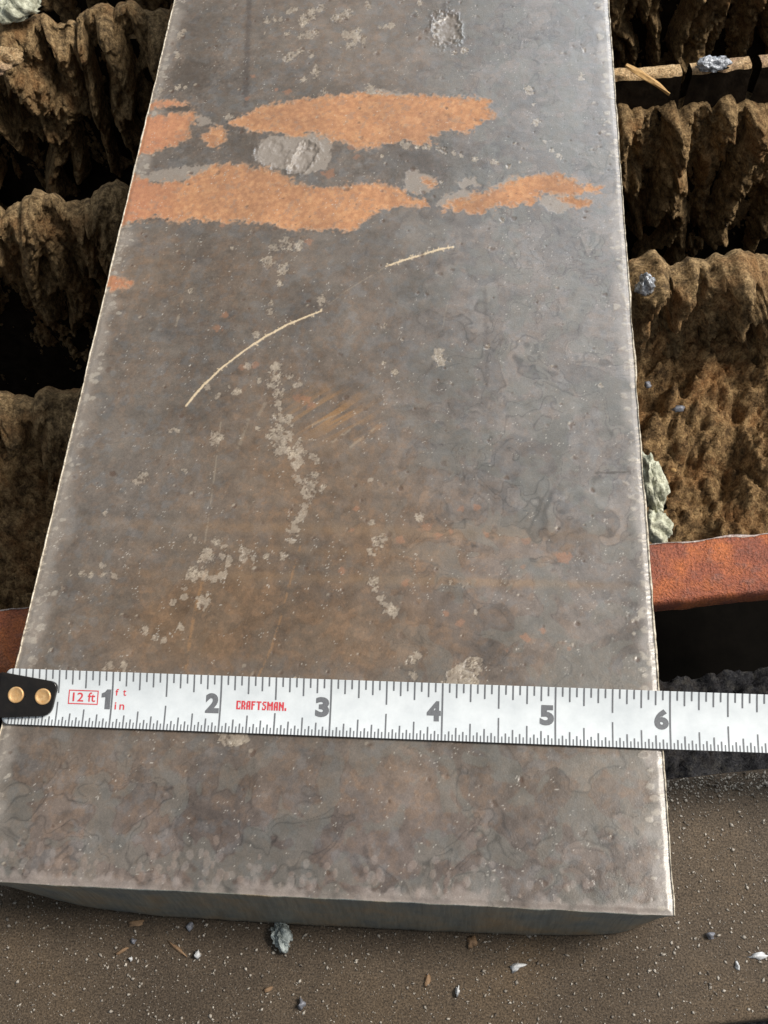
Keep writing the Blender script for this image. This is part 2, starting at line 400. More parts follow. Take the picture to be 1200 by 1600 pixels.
def wr(b_, dz): return np.stack([Aw * D[0] - b_ * NF[0], Aw * D[1] - b_ * NF[1], -T - .005 + dz + 0 * Aw], -1)
e_ = 0.03 * (fbm(Aw * 3, Aw * 0 + 5, 5, 4) - .5) * 2
Qw = np.stack([wr(3.03 + e_ - wv_, .002), wr(3.03 + e_ - wv_ * .5, .012), wr(3.035 + e_, .006), wr(3.05 + e_, -.03)])
mesh('worn_edge', Qw.reshape(-1, 3), grid_faces(4, len(Aw)), M_WORN, rb, smooth=True)
bar('flat_bar', -1.62, 0.52, -T - 0.005, 0.30, M_BASE, 'wide dusty brown flat bar under the front end of the plate', 'bar', 6, 0.006)

# ================================================================== STEEL PLATE
plate = thing('steel_plate', (W / 2, 6, -T), 'thick grey steel plate with orange rust patches lying across the slats', 'plate')
X = np.arange(0, W + 1e-6, 0.0098)
ys = [0.0]
while ys[-1] < 12.4: ys.append(ys[-1] + 0.0088 + 0.00058 * ys[-1])
while ys[-1] < 20: ys.append(ys[-1] + 0.06)
Y = np.array(ys); NX, NY = len(X), len(Y)
gx, gy = np.meshgrid(X.astype(np.float32), Y.astype(np.float32))
rag = fbm(gx * 14, gy * 14, 1, 3) - 0.5           # fine raggedness
rag2 = fbm(gx * 42, gy * 42, 2, 2) - 0.5
rag3 = fbm(gx * 26, gy * 24, 12, 2) - 0.5
low = fbm(gx * 0.45, gy * 0.35, 3, 3)
mid = fbm(gx * 1.6, gy * 1.3, 4, 4)
fine = fbm(gx * 9, gy * 9, 5, 4)
spk = vnoise(gx * 95, gy * 95, 6)

def box(cx, cy, r):
    i0, i1 = np.searchsorted(X, [cx - r, cx + r]); j0, j1 = np.searchsorted(Y, [cy - r, cy + r])
    return slice(j0, j1), slice(i0, i1)
def stamp(m, cx, cy, rx, ry=None, ang=0.0, ragged=0.9, soft=0.16, val=1.0):
    ry = ry or rx; R_ = max(rx, ry) * 1.9 + 0.02; s = box(cx, cy, R_)
    if m[s].size == 0: return
    dx, dy = gx[s] - cx, gy[s] - cy; c, n = math.cos(ang), math.sin(ang)
    q = np.sqrt(((dx * c + dy * n) / rx) ** 2 + ((-dx * n + dy * c) / ry) ** 2) + ragged * (rag[s] + 1.1 * rag3[s] + 0.9 * rag2[s])
    m[s] = np.maximum(m[s], val * sstep(1 + soft, 1 - soft, q))
def polydist(pts, s):
    """signed distance (positive inside) to a polygon on the sub grid s"""
    px, py = gx[s], gy[s]; inside = np.zeros(px.shape, bool); best = np.full(px.shape, 1e9, np.float32)
    n = len(pts)
    for i in range(n):
        x0, y0 = pts[i]; x1, y1 = pts[(i + 1) % n]
        ex, ey = x1 - x0, y1 - y0
        t = np.clip(((px - x0) * ex + (py - y0) * ey) / (ex * ex + ey * ey + 1e-12), 0, 1)
        best = np.minimum(best, (px - x0 - t * ex) ** 2 + (py - y0 - t * ey) ** 2)
        cr = (y0 > py) != (y1 > py)
        inside ^= cr & (px < ex * (py - y0) / (ey if abs(ey) > 1e-9 else 1e-9) + x0)
    d = np.sqrt(best); return np.where(inside, d, -d)
def polymask(m, pix, ragged=0.10, soft=0.02, val=1.0):
    p = ray(*np.array(pix, float).T); c = p.mean(0); r = np.abs(p - c).max() + 0.15
    s = box(c[0], c[1], r); d = polydist(p, s) + ragged * (1.2 * rag[s] + .6 * rag3[s] + 0.45 * rag2[s])
    m[s] = np.maximum(m[s], val * sstep(-soft, soft, d)); return p
def polyline(m, pix, width, ragged=0.3, val=1.0, soft=0.35, brk=0.0):
    p = ray(*np.array(pix, float).T)
    for (x0, y0), (x1, y1) in zip(p[:-1], p[1:]):
        L = math.hypot(x1 - x0, y1 - y0); s = box((x0 + x1) / 2, (y0 + y1) / 2, L / 2 + width * 3)
        ex, ey = x1 - x0, y1 - y0
        t = np.clip(((gx[s] - x0) * ex + (gy[s] - y0) * ey) / (L * L), 0, 1)
        d = np.sqrt((gx[s] - x0 - t * ex) ** 2 + (gy[s] - y0 - t * ey) ** 2) / width + ragged * 2 * rag2[s] + ragged * rag[s]
        v = val * sstep(1 + soft, 1 - soft, d)
        if brk: v = v * sstep(0.5 - brk, 0.62, fine[s] + rag2[s] * .6 + .1)
        m[s] = np.maximum(m[s], v)
Z = lambda: np.zeros((NY, NX), np.float32)
def zoomed(x0, y0, k, lst): return [(x0 + x / k, y0 + y / k, r / k) for x, y, r in lst]

# --- places of marks seen on the plate
FL = []
FL += zoomed(330, 480, 4.21, [(425,395,32),(420,470,42),(395,510,26),(440,580,38),(440,630,34),(455,675,28),(450,725,42),(510,745,34),(440,790,46),(410,840,34),(460,860,66),(520,860,30),(470,930,46),(560,950,54),(580,1010,38),(560,1045,30),(545,1110,22),(565,1145,30),(650,1185,54),(730,1190,24),(640,1245,36),(610,1310,28),(600,1350,36),(570,1405,24),(545,1460,44),(535,1530,26),(690,1010,30),(680,1100,26),(660,980,20),(35,865,36),(165,560,26),(45,580,18),(515,455,26),(560,520,32),(310,485,22),(300,790,18)])
FL += zoomed(100, 350, 2.727, [(940,85,28),(890,100,16),(1000,95,22),(870,160,26),(930,190,20),(915,255,16),(880,340,11),(880,375,15),(1095,325,18),(540,285,11),(825,865,14),(455,880,11),(480,880,11),(640,905,24),(330,1085,22),(350,1070,12),(515,1050,15),(735,715,16),(655,730,11),(610,695,13),(820,475,13),(785,600,18),(705,690,12)])
FL += zoomed(40, 750, 2.4, [(170,350,8),(210,350,14),(243,357,12),(285,320,11),(290,360,16),(328,360,15),(137,408,8),(630,220,13),(720,235,18),(740,245,14),(680,280,26),(735,285,18),(765,290,16),(820,278,26),(853,293,13),(903,285,11),(968,285,14),(760,318,12),(630,355,26),(670,350,22),(710,370,20),(735,355,18),(598,405,10),(596,440,15),(550,458,14),(668,458,28),(450,560,16),(483,588,11),(522,602,12),(310,698,15),(365,695,18),(580,555,14),(420,5,16),(297,125,9),(1015,740,12)])
FL += zoomed(520, 750, 2.353, [(318,138,14),(165,235,22),(140,268,15),(185,220,16),(148,375,15),(160,405,12),(175,435,15),(190,455,12),(215,480,22),(295,660,22),(275,665,12),(293,722,17),(525,485,8),(433,373,8),(142,156,9)])
FL += zoomed(540, 350, 2.5, [(362,500,18),(375,530,24),(365,520,22),(190,585,13),(150,395,13),(555,480,12),(153,545,9),(998,633,10),(222,450,7),(95,1000,9),(1050,372,8)])
FL += zoomed(560, 0, 2.727, [(40,25,14),(260,12,12),(250,50,8),(135,110,17),(115,110,12),(90,117,7),(10,165,17),(0,130,12),(455,215,15),(410,222,11),(730,380,19),(950,325,18),(755,520,16),(745,445,7),(205,625,18),(185,610,11),(255,625,12),(280,628,11),(300,628,11),(350,636,16),(365,642,16),(410,656,12),(440,662,12),(495,680,14),(575,690,14),(590,694,9),(640,710,11),(850,660,11),(828,640,9),(795,605,8),(865,672,8),(100,665,9),(355,775,9),(610,940,10),(50,385,24),(90,390,15),(960,212,10),(690,690,8)])
FL += zoomed(180, 0, 3.0, [(710,95,16),(745,90,12),(775,88,9),(820,50,18),(840,45,12),(890,85,26),(920,62,24),(960,40,18),(885,110,17),(1025,95,18),(1060,80,20),(1090,68,18),(880,170,18),(905,165,26),(935,148,16),(1090,165,24),(1120,155,24),(1145,146,15),(1095,215,16),(1125,200,16),(1160,188,17),(805,275,16),(830,260,20),(862,245,16),(915,240,12),(922,265,11),(940,335,15),(943,360,12),(880,378,14),(940,312,9),(300,160,14),(325,145,14),(290,265,13),(295,410,13),(328,412,9),(805,160,14),(700,155,7),(1010,200,8),(1190,30,12),(980,430,14),(750,1160,22),(800,1120,18),(810,1160,18),(870,1160,13),(550,1165,10),(530,545,18),(215,420,16)])
flake = Z(); flrim = Z()
pr = random.Random(8)
for (u, v, r) in FL:
    c = ray(u, v); e = ray(u + r, v) - c; f_ = ray(u, v - r) - c
    rx, ry = abs(e[0]), abs(f_[1])
    stamp(flake, c[0], c[1], rx * 0.92, ry * 0.92, 0, 1.25, 0.2, pr.uniform(0.6, 1.0))
flake_big = Z()
polymask(flake_big, [(690,1070),(698,1056),(712,1038),(735,1025),(752,1029),(750,1045),(748,1070)], 0.06, 0.015)
polymask(flake_big, [(338,1140),(386,1140),(389,1158),(372,1164),(355,1168),(343,1160)], 0.05, 0.015)
greyp = Z()
for pp in ([(205,275),(245,268),(285,261),(335,257),(332,266),(300,280),(262,288),(215,285)],
           [(470,210),(497,206),(517,216),(520,240),(512,264),(482,272),(455,266),(430,262),(402,250),(404,228),(420,212)],
           [(678,316),(700,305),(724,295),(738,300),(735,318),(700,326),(682,322)],
           [(630,297),(633,268),(650,264),(672,270),(684,287),(672,300),(650,304)],
           [(712,284),(742,277),(748,288),(722,294)],
           [(366,192),(380,180),(396,182),(400,204),(385,205)], [(300,176),(326,184),(336,194),(312,196)],
           [(590,140),(640,146),(625,155),(575,153)], [(850,303),(912,306),(905,320),(868,335),(842,318)],
           [(770,288),(800,276),(830,272),(810,282),(780,296)]):
    polymask(greyp, pp, 0.09, 0.018, 0.9)
rust_ids = []
RUSTS = [[(358,192),(372,185),(395,175),(420,164),(470,155),(520,150),(560,147),(640,149),(700,150),(735,152),(765,158),(764,170),(768,180),(748,192),(742,203),(715,206),(695,203),(672,212),(674,224),(655,224),(630,218),(610,223),(580,228),(553,232),(543,222),(517,218),(490,205),(457,214),(430,206),(410,204),(392,203)],
         [(205,245),(222,182),(262,179),(304,175),(303,186),(297,197),(296,212),(275,226),(240,234)],
         [(215,170),(238,158),(262,155),(294,163),(262,167)],
         [(322,208),(340,197),(352,205),(350,220),(332,230),(322,221)],
         [(180,352),(205,272),(240,284),(285,284),(322,266),(330,260),(365,257),(395,263),(420,265),(440,275),(462,290),(490,293),(540,290),(580,287),(610,290),(635,302),(660,314),(666,322),(640,322),(600,327),(580,336),(566,345),(556,357),(541,363),(520,356),(480,359),(450,357),(420,349),(350,345),(280,345),(240,340)],
         [(690,320),(720,312),(745,302),(765,302),(787,288),(817,277),(868,272),(895,280),(905,290),(942,293),(932,302),(890,303),(846,302),(832,319),(809,318),(776,323),(753,335),(722,329),(694,327)],
         [(160,436),(178,430),(196,435),(206,441),(190,451),(160,450)],
         [(656,276),(676,280),(682,290),(664,292)], [(872,309),(915,309),(928,316),(902,327),(890,318)]]
rust = Z()
for pp in RUSTS:
    m = Z(); polymask(m, pp, 0.12, 0.04); rust_ids.append(m); rust = np.maximum(rust, m)
rspots = Z()
for (u, v, r) in zoomed(330, 480, 4.21, [(580,595,38),(620,610,32),(655,645,28),(285,380,24),(205,395,24),(90,50,24),(40,140,26)]) + zoomed(180, 0, 3, [(810,430,18),(620,460,14),(650,360,12),(1000,815,24),(1130,735,14),(1105,690,14),(910,1135,20),(505,1055,12),(755,420,9)]) + zoomed(520, 750, 2.353, [(530,100,12),(340,175,18),(245,220,14),(565,200,11),(710,225,14),(470,525,15),(420,490,12),(775,555,12),(705,580,14),(870,618,10),(640,628,11),(35,330,14),(265,378,14),(475,105,12),(700,320,9),(850,290,26),(390,205,12),(435,190,10),(70,185,10),(85,105,10)]):
    c = ray(u, v); stamp(rspots, c[0], c[1], abs(ray(u + r, v)[0] - c[0]), None, 0, 1.0, 0.3, pr.uniform(.6, 1))
# pits scattered over the face
pit = Z(); pitc = Z()
for k in range(520):
    x, y = pr.uniform(0.1, W - 0.1), pr.uniform(0.1, 12.2) ** 1.0
    r = 0.010 + 0.022 * pr.random() ** 3
    stamp(pit, x, y, r, r * pr.uniform(.7, 1.2), pr.random() * 3, 0.9, 0.3, pr.uniform(.4, 1))
    if pr.random() < .45: stamp(pitc, x - r * .8, y + r * .7, r * .8, r * .5, 0.7, 0.8, 0.3, pr.uniform(.3, .9))
# scratches
scr = Z()
polyline(scr, [(291,634),(304,617),(318,602),(345,576),(380,549),(415,526),(450,507),(478,495),(502,486)], 0.0115, 0.5)
polyline(scr, [(604,416),(630,407),(660,398),(685,390),(708,386)], 0.0115, 0.6)
for p in (((291,634),(304,617),(318,602),(345,576),(380,549),(415,526),(450,507),(478,495),(502,486)), ((604,416),(630,407),(660,398),(685,390),(708,386))):
    for q in range(40):
        i = pr.randrange(len(p) - 1); t = pr.random(); u = p[i][0] * (1 - t) + p[i + 1][0] * t; v = p[i][1] * (1 - t) + p[i + 1][1] * t
        polyline(scr, [(u, v), (u + pr.uniform(-4, 4), v + pr.uniform(-4, 4))], 0.0055, 0.3, 0.8)
hair = Z()
polyline(hair, [(508,480),(540,455),(604,416)], 0.008, .5, .35, brk=.15)
polyline(hair, [(345,660),(333,760),(318,860)], 0.008, .5, .45, brk=.12)
for (a, b, w_, vv) in (((388,655),(372,700),.02,.35),((420,620),(404,648),.02,.3),((700,470),(690,520),.006,.3),((285,470),(275,510),.012,.5),((545,640),(478,668),.012,.35),((560,662),(520,690),.016,.5),((585,670),(548,698),.014,.5),((130,700),(210,690),.006,.2),((230,480),(350,430),.006,.2)):
    polyline(hair, [a, b], w_, .6, vv, brk=.1)
rline = Z()
polyline(rline, [(470,850),(456,900),(440,960),(425,1010),(402,1060),(385,1130)], 0.011, .8, .6, brk=.02)
polyline(rline, [(322,890),(310,930),(300,980),(290,1045)], 0.014, .9, .7, brk=.02)
polyline(rline, [(555,690),(600,662)], .03, .6, .5, brk=.1)
polyline(rline, [(450,622),(500,600),(560,660)], .05, .8, .22, brk=.1)
polyline(rline, [(845,880),(890,855)], .04, .8, .35, .8)
dline = Z()
polyline(dline, [(390,-20),(387,60),(384,165)], 0.035, .5, .65, 0.7)
polyline(dline, [(758,455),(760,530),(760,600)], 0.022, .5, .5, 0.7)
polyline(dline, [(932,739),(965,738),(1004,736)], 0.014, .8, 1.0, 0.4)
polyline(dline, [(640,330),(600,385),(560,400)], .03, .8, .3, .8)
dark = Z()
for (u, v, rx, ry, val) in ((300,115,40,28,.75),(318,70,30,60,.45),(275,168,30,6,.9),(560,135,110,18,.2),(370,230,90,26,.45),(640,250,80,26,.4)):
    c = ray(u, v); stamp(dark, c[0], c[1], abs(ray(u + rx, v)[0] - c[0]), abs(ray(u, v - ry)[1] - c[1]), 0, .8, .6, val)
def soft(u, v, rx, ry):
    c = ray(u, v); ax = ray(u + rx, v)[0] - c[0]; ay = abs(ray(u, v - ry)[1] - c[1])
    return np.exp(-((gx - c[0]) / ax) ** 2 - ((gy - c[1]) / ay) ** 2)
brown = np.clip(0.9 * soft(560, 990, 260, 70) + 0.75 * soft(330, 950, 160, 90) + .6 * soft(600, 870, 200, 50) + .5 * soft(430, 660, 160, 110) + .35 * soft(330, 430, 200, 70)
                + .45 * soft(600, 1230, 500, 60) + .5 * soft(560, 780, 160, 70) + .35 * soft(830, 830, 140, 26), 0, 1)
brown = np.clip(1.15 * brown * (0.55 + 1.0 * mid) + 0.5 * (low - 0.5), 0, 1)
purple = np.clip(soft(500, 1330, 700, 130) + .4 * soft(760, 930, 180, 130), 0, 1)
blue = np.clip(1.0 * sstep(2.6, 5.0, gx + 0.25 * gy * 0) * sstep(1.2, 4.0, gy) + 0.5 * (fbm(gx * .8, gy * .6, 77, 3) - .5), 0, 1)  # sky sheen put into the colour, paler blue grey to the right and back

# --- mill scale: swirling islands with dark outlines, as dried oil stains leave them
wx = fbm(gx * 2.2, gy * 1.8, 31, 3) - .5; wy = fbm(gx * 2.2 + 40, gy * 1.8, 32, 3) - .5
isl = fbm(gx * 2.3 + 2.2 * wx, gy * 2.0 + 2.2 * wy, 33, 3)
lines = np.zeros_like(isl)
for lv in (0.40, 0.50, 0.60):
    lines = np.maximum(lines, np.exp(-((isl - lv) / 0.011) ** 2) * sstep(.35, .6, fbm(gx * 1.2, gy * 1.2, 34 + int(lv * 100), 2)))
isl2 = fbm(gx * 5 + 2 * wx, gy * 4.6 + 2 * wy, 36, 3)
lines2 = np.exp(-((isl2 - .5) / 0.014) ** 2) * sstep(.42, .62, fbm(gx * .9, gy * .9, 39, 2))
pattern_w = np.clip(0.25 + 0.8 * sstep(3.0, 4.6, gx) + 0.7 * sstep(1.6, 0.6, gy), 0, 1)

# --- colour
def C(*c): return lin(*c)[None, None, :]
def over(col, c, m): return col + (lin(*c)[None, None, :] - col) * m[..., None]
col = np.broadcast_to(C(103, 93, 84), (NY, NX, 3)).astype(np.float32).copy()
col = over(col, (117, 111, 107), blue * .8)
col = over(col, (103, 80, 56), brown)
col = over(col, (98, 85, 79), purple * .8)
tone = 1 + 0.50 * (mid - .5) + 0.42 * (fine - .5) + 0.40 * (low - .5) + 0.28 * rag2 + .16 * (spk - .5)
bspk = sstep(.52, .64, fbm(gx * 16, gy * 15, 43, 3)) * (.35 + .65 * brown)
col = over(col, (128, 98, 70), bspk * .4)
gspk = sstep(.54, .68, fbm(gx * 10, gy * 10, 44, 3)) * (1 - brown)
col = over(col, (104, 106, 108), gspk * .35)
col *= tone[..., None]
bands = np.clip(soft(640, 830, 420, 9) + soft(560, 905, 330, 7) + .7 * soft(800, 910, 250, 6) + .6 * soft(500, 860, 300, 6), 0, 1) * (.4 + mid)
col = over(col, (132, 106, 78), bands * .55)
scuff = np.clip(soft(512, 645, 60, 34), 0, 1) * sstep(.45, .65, fbm((gx * .78 + gy * .62) * 1.5, (gx * .62 - gy * .78) * 22, 47, 3))
col = over(col, (150, 112, 68), scuff * .75)
streak = fbm(gx * 0.8, gy * 9, 41, 3) - .5                      # rolling direction runs across
col *= (1 + 0.22 * streak)[..., None]
patch = sstep(.49, .53, isl)
col *= (1 + pattern_w * (0.24 * patch - 0.11))[..., None]
patch2 = sstep(.50, .56, isl2)
col = over(col, (108, 108, 101), .40 * patch2 * pattern_w)
col *= (1 - 0.42 * lines * pattern_w - 0.34 * lines2 * pattern_w)[..., None]
col = over(col, (70, 58, 46), dark * .9)
col = over(col, (66, 56, 50), dline * .75)
col = over(col, (150, 112, 72), rline * .75)
col = over(col, (166, 152, 132), hair * .75)
# light band with scallops at the flame cut ends and edges
n_e = fbm(gx * 5, gy * 5, 51, 3); cell = fbm(gx * 11, gy * 4, 52, 2)
front = sstep(0.05, -0.01, gy - 0.055 - 0.17 * (cell - .45))
col = over(col, (150, 138, 131), front * .62 * sstep(.3, .5, fbm(gx * 3, gy * 2, 53, 3)))
front2 = sstep(0.07, 0.0, gy - 0.01) * .5
col = over(col, (162, 150, 141), front2 * sstep(.36, .6, fbm(gx * 7, gy * 3, 54, 3)))
sc = Z(); sc2 = Z()
for k in range(150):
    x = pr.uniform(0.0, W) if k % 3 else pr.uniform(0, 4.4); y = 0.06 + abs(pr.gauss(0, .15)); r = pr.uniform(.012, .034)
    tgt_ = sc if pr.random() < .5 else sc2
    stamp(tgt_, x, y, r, r * pr.uniform(1.0, 1.9), pr.uniform(-.3, .3), .35, .12, pr.uniform(.5, 1))
scr_ = np.clip(4 * np.maximum(sc, sc2) * (1 - np.maximum(sc, sc2)), 0, 1); col = over(col, (184, 170, 158), scr_ * .12)
col = over(col, (150, 126, 114), sc * .24); col = over(col, (164, 152, 148), sc2 * .2)
edgeL = sstep(0.22, 0.0, gx + 0.26 * (n_e - .5) - .02); edgeR = sstep(0.17, 0.0, W - gx + 0.26 * (n_e - .5) - .02)
col = over(col, (156, 146, 136), edgeL * .62); col = over(col, (164, 156, 150), edgeR * .62)
ec = Z()
for k in range(520):
    side = pr.random() < .5; y = pr.uniform(0, 12.3); x = abs(pr.gauss(0, .08)) + .01; x = x if side else W - x
    r = pr.uniform(.012, .04); stamp(ec, x, y, r, r * pr.uniform(.4, 1.0), pr.uniform(-.6, .6), .9, .25, pr.uniform(.3, 1))
ecr = np.clip(4 * ec * (1 - ec), 0, 1)
col = over(col, (180, 170, 156), ecr * .55); col = over(col, (116, 104, 96), ec * (1 - ecr) * .4)
nick = Z()
for k in range(260):
    y = pr.uniform(0, 12.2); L = pr.uniform(.02, .07); x0 = W - .005 if pr.random() < .75 else 0.0; sg = -1 if x0 > 1 else 1
    s = box(x0 + sg * L / 2, y, L); q = np.abs(gy[s] - y - 0.25 * (gx[s] - x0)) / .007 + np.clip(np.abs(gx[s] - x0) / L, 0, 2) ** 2
    nick[s] = np.maximum(nick[s], sstep(1.2, .5, q + rag2[s]))
col = over(col, (196, 184, 166), nick * .7)
# rust and bare flakes
col = over(col, (146, 134, 122), greyp * .85)
rc = np.stack([np.interp(fbm(gx * 20, gy * 19, 61, 4), [.05, .42, .6, .98], [lin(*c)[i] for c in ((152, 104, 68), (168, 116, 75), (177, 125, 82), (190, 142, 98))]) for i in range(3)], -1)
rn = fbm(gx * 2.4, gy * 2.4, 62, 3)
rc *= (0.72 + 0.50 * rn + .18 * rag2 + .12 * rag3)[..., None]
hal = np.zeros_like(rust)
for pp in RUSTS: polymask(hal, pp, 0.30, 0.09, .55)
col = over(col, (128, 106, 86), hal * (1 - rust) * .8)
redg = sstep(.9, 0.1, gx) * .45
rc = rc + (lin(178, 110, 78) - rc) * redg[..., None]
rim = np.clip(4 * rust * (1 - rust), 0, 1)
col = col + (rc - col) * (rust * .96)[..., None]
holes = sstep(.66, .72, fbm(gx * 18, gy * 16, 63, 3)) * rust
col = over(col, (128, 112, 98), holes * .35)
col = over(col, (176, 140, 108), rim * .35)
col = over(col, (158, 112, 82), rspots * .55)
fc = np.stack([np.interp(fine * .5 + spk * .5, [.25, .5, .75], [lin(*c)[i] for c in ((84, 72, 62), (124, 110, 96), (200, 186, 164))]) for i in range(3)], -1)
fm = np.maximum(flake * .85, flake_big)
fo = sstep(.0, .2, fm) * (1 - sstep(.2, .55, fm)); col *= (1 - .38 * fo)[..., None]
fm = sstep(.25, .75, fm) * (.42 + .58 * sstep(.38, .6, fbm(gx * 27, gy * 27, 45, 3)))
frim = np.clip(4 * fm * (1 - fm), 0, 1)
col = col + (fc - col) * (fm * .68)[..., None]
col = over(col, (190, 176, 158), frim * .38)
col = over(col, (210, 188, 154), scr * .95)
col = over(col, (84, 62, 46), pit * .75); col = over(col, (176, 164, 146), pitc * .6)
sp = sstep(.93, .97, spk) * sstep(.45, .6, fbm(gx * 6, gy * 6, 66, 2))
col = over(col, (206, 200, 190), sp * .55)
col = np.clip(col, 0.01, 0.9)

gloss = 0.34 + 0.16 * (fine - .5) + .12 * (mid - .5)
gloss = gloss + rust * .4 + fm * -.08 + brown * .08 + scr * .2 + greyp * .12
gloss = np.clip(gloss, .28, .95)

hz = (0.0022 * (fine - .5) + 0.003 * (mid - .5) - 0.004 * pit + .003 * pitc - 0.0035 * fm + 0.004 * fm * (spk - .5) + .002 * frim
      + 0.004 * scr - 0.002 * greyp - .0035 * rust + 0.0035 * rust * (fbm(gx * 24, gy * 24, 64, 3) - .5) + .0025 * rim + .0015 * ecr + .002 * nick + .002 * sc
      )
dentm = Z()
for (u, v, ru, rv, dep, rot) in ((474,246,19,26,.034,-.35),(424,241,24,22,.012,.2),(697,45,22,26,.028,0),(452,228,30,14,.007,0)):
    c = ray(u, v); rx = abs(ray(u + ru, v)[0] - c[0]); ry = abs(ray(u, v - rv)[1] - c[1]); s = box(c[0], c[1], max(rx, ry) * 1.6)
    dx, dy = gx[s] - c[0], gy[s] - c[1]; cs_, sn_ = math.cos(rot), math.sin(rot)
    q = np.sqrt(((dx * cs_ + dy * sn_) / rx) ** 2 + ((-dx * sn_ + dy * cs_) / ry) ** 2) + .8 * rag[s] + .35 * rag3[s]
    hz[s] += -dep * np.clip(1 - q ** 3, 0, 1) + dep * .22 * np.exp(-((q - 1.08) / .12) ** 2) + dep * .5 * (q < 1) * (fbm(gx[s] * 11, gy[s] * 11, 97, 3) - .5)
    dentm[s] = np.maximum(dentm[s], sstep(1.05, .85, q))
col = over(col, (138, 127, 117), dentm * .6); gloss = np.clip(gloss + .06 * dentm, .25, .95)
edge = np.minimum(np.minimum(gx, W - gx), gy)
hz = hz - 0.012 * sstep(.05, 0, edge + .02 * (rag)) 
gxx = gx.copy(); gyy = gy.copy()
# ragged outline left by the torch
gxx[:, 0] += 0.012 * (fbm(Y * 6, Y * 0, 71, 4) - .5); gxx[:, -1] += 0.012 * (fbm(Y * 6, Y * 0 + 9, 72, 4) - .5)
gyy[0, :] += 0.014 * (fbm(X * 5, X * 0, 73, 4) - .5)
P = np.stack([gxx, gyy, hz], -1).reshape(-1, 3).astype(np.float64)
colA = np.concatenate([col.reshape(-1, 3), np.ones((NX * NY, 1), np.float32)], 1); glA = gloss.reshape(-1)
faces = grid_faces(NY, NX)
def submesh(name, sel, label=None):
    f = faces[sel]; used, inv = np.unique(f.ravel(), return_inverse=True)
    o = mesh(name, P[used], inv.reshape(-1, 4), M_PLATE, plate, smooth=True,
             attrs={'stain_and_sheen': ('FLOAT_COLOR', colA[used]), 'gloss': ('FLOAT', glA[used])})
    if label: o['label'] = label
taken = np.zeros(len(faces), bool)
RL = ['large orange rust patch near the top of the plate', None, None, None, 'longest orange rust patch running in from the left edge',
      'orange rust patch reaching towards the right edge', 'small orange rust spot on the left edge', None, None]
for m, lb in zip(rust_ids, RL):
    s = (m.reshape(-1)[faces].min(1) > 0.5) & ~taken
    if s.sum() > 30: submesh('rust_patch', s, lb); taken |= s
submesh('top_face', ~taken)
# sides and underside
def edge_rows(px, py, nx, ny, name, mat, parent, w=0.03):
    pass
eL = np.stack([gxx[:, 0], gyy[:, 0], hz[:, 0]], -1); eR = np.stack([gxx[:, -1], gyy[:, -1], hz[:, -1]], -1); eF = np.stack([gxx[0], gyy[0], hz[0]], -1)
def strip(rows): 
    Q = np.stack(rows); return Q.reshape(-1, 3), grid_faces(Q.shape[0], Q.shape[1])
def rim_part(e, out, seed, width):
    t = e[:, 1]; wv = width * np.clip(0.55 + 1.1 * (fbm(t * 3, t * 0, seed, 4, .5) - .45), .3, 1.0)
    def off(kx, dz): 
        r = e.copy(); r[:, 0] += out * wv * kx; r[:, 2] = e[:, 2] * (1 if dz == 0 else 0) + dz; return r
    rows = [off(0, 0), off(.35, .004), off(.8, -.008), off(1.0, -.03), off(1.0, -.06)]
    if out < 0: rows = rows[::-1]
    return strip(rows), rows[-1 if out > 0 else 0]
(vL, fL), bL = rim_part(eL, -1, 81, 0.027); (vR, fR), bR = rim_part(eR, 1, 82, 0.036)
mesh('cut_rim', vL, fL[:, ::-1], M_BURR, plate, smooth=True); mesh('cut_rim', vR, fR[:, ::-1], M_BURR, plate, smooth=True)
def side(e, out, seed):
    Q = [e]
    for dz in np.linspace(-.09, -T, 7):
        r = e.copy(); r[:, 0] += out * 0.01 * (fbm(e[:, 1] * 9, e[:, 1] * 0 + dz * 2, seed, 3) - .5); r[:, 2] = dz; r[:, 1] = np.maximum(r[:, 1], .15 * -dz / T); Q.append(r)
    return strip(Q)
sub = slice(None, None, 6)
v_, f_ = side(bL[sub], -1, 84); mesh('side_face', v_, f_[:, ::-1], M_CUT, plate, smooth=False)
v_, f_ = side(bR[sub], 1, 85); mesh('side_face', v_, f_, M_CUT, plate, smooth=False)
Q = [eF]
for dz in (-.012, -.03, -.3, -.6, -.9, -T + .03, -T):
    r = eF.copy(); r[:, 1] += -0.006 + 0.010 * (fbm(eF[:, 0] * 8, eF[:, 0] * 0 + dz, 86, 3) - .5) + (- 0.03 * (dz < -.5) - .03 * (dz < -.8) + .03 * (dz == -T)) * (1 - np.abs((eF[:, 0] - 3.0) / 3.0) ** 3) + .15 * (-dz / T) * np.minimum(1, np.where(eF[:, 0] < 3, np.abs((eF[:, 0] - 3.0) / 2.93) ** 5, np.abs((eF[:, 0] - 3.0) / 2.93) ** 14))
    r[:, 2] = dz; Q.append(r)
v_, f_ = strip(Q); mesh('front_face', v_, f_, M_CUT, plate, smooth=True)
fb = Q[-1][::12].copy(); nb_ = len(fb); bk = fb.copy(); bk[:, 1] = 20
bk2 = bk.copy(); bk2[:, 2] = -.05
v_, f_ = strip([fb, bk, bk2]); mesh('underside', v_, f_, M_CUT, plate)

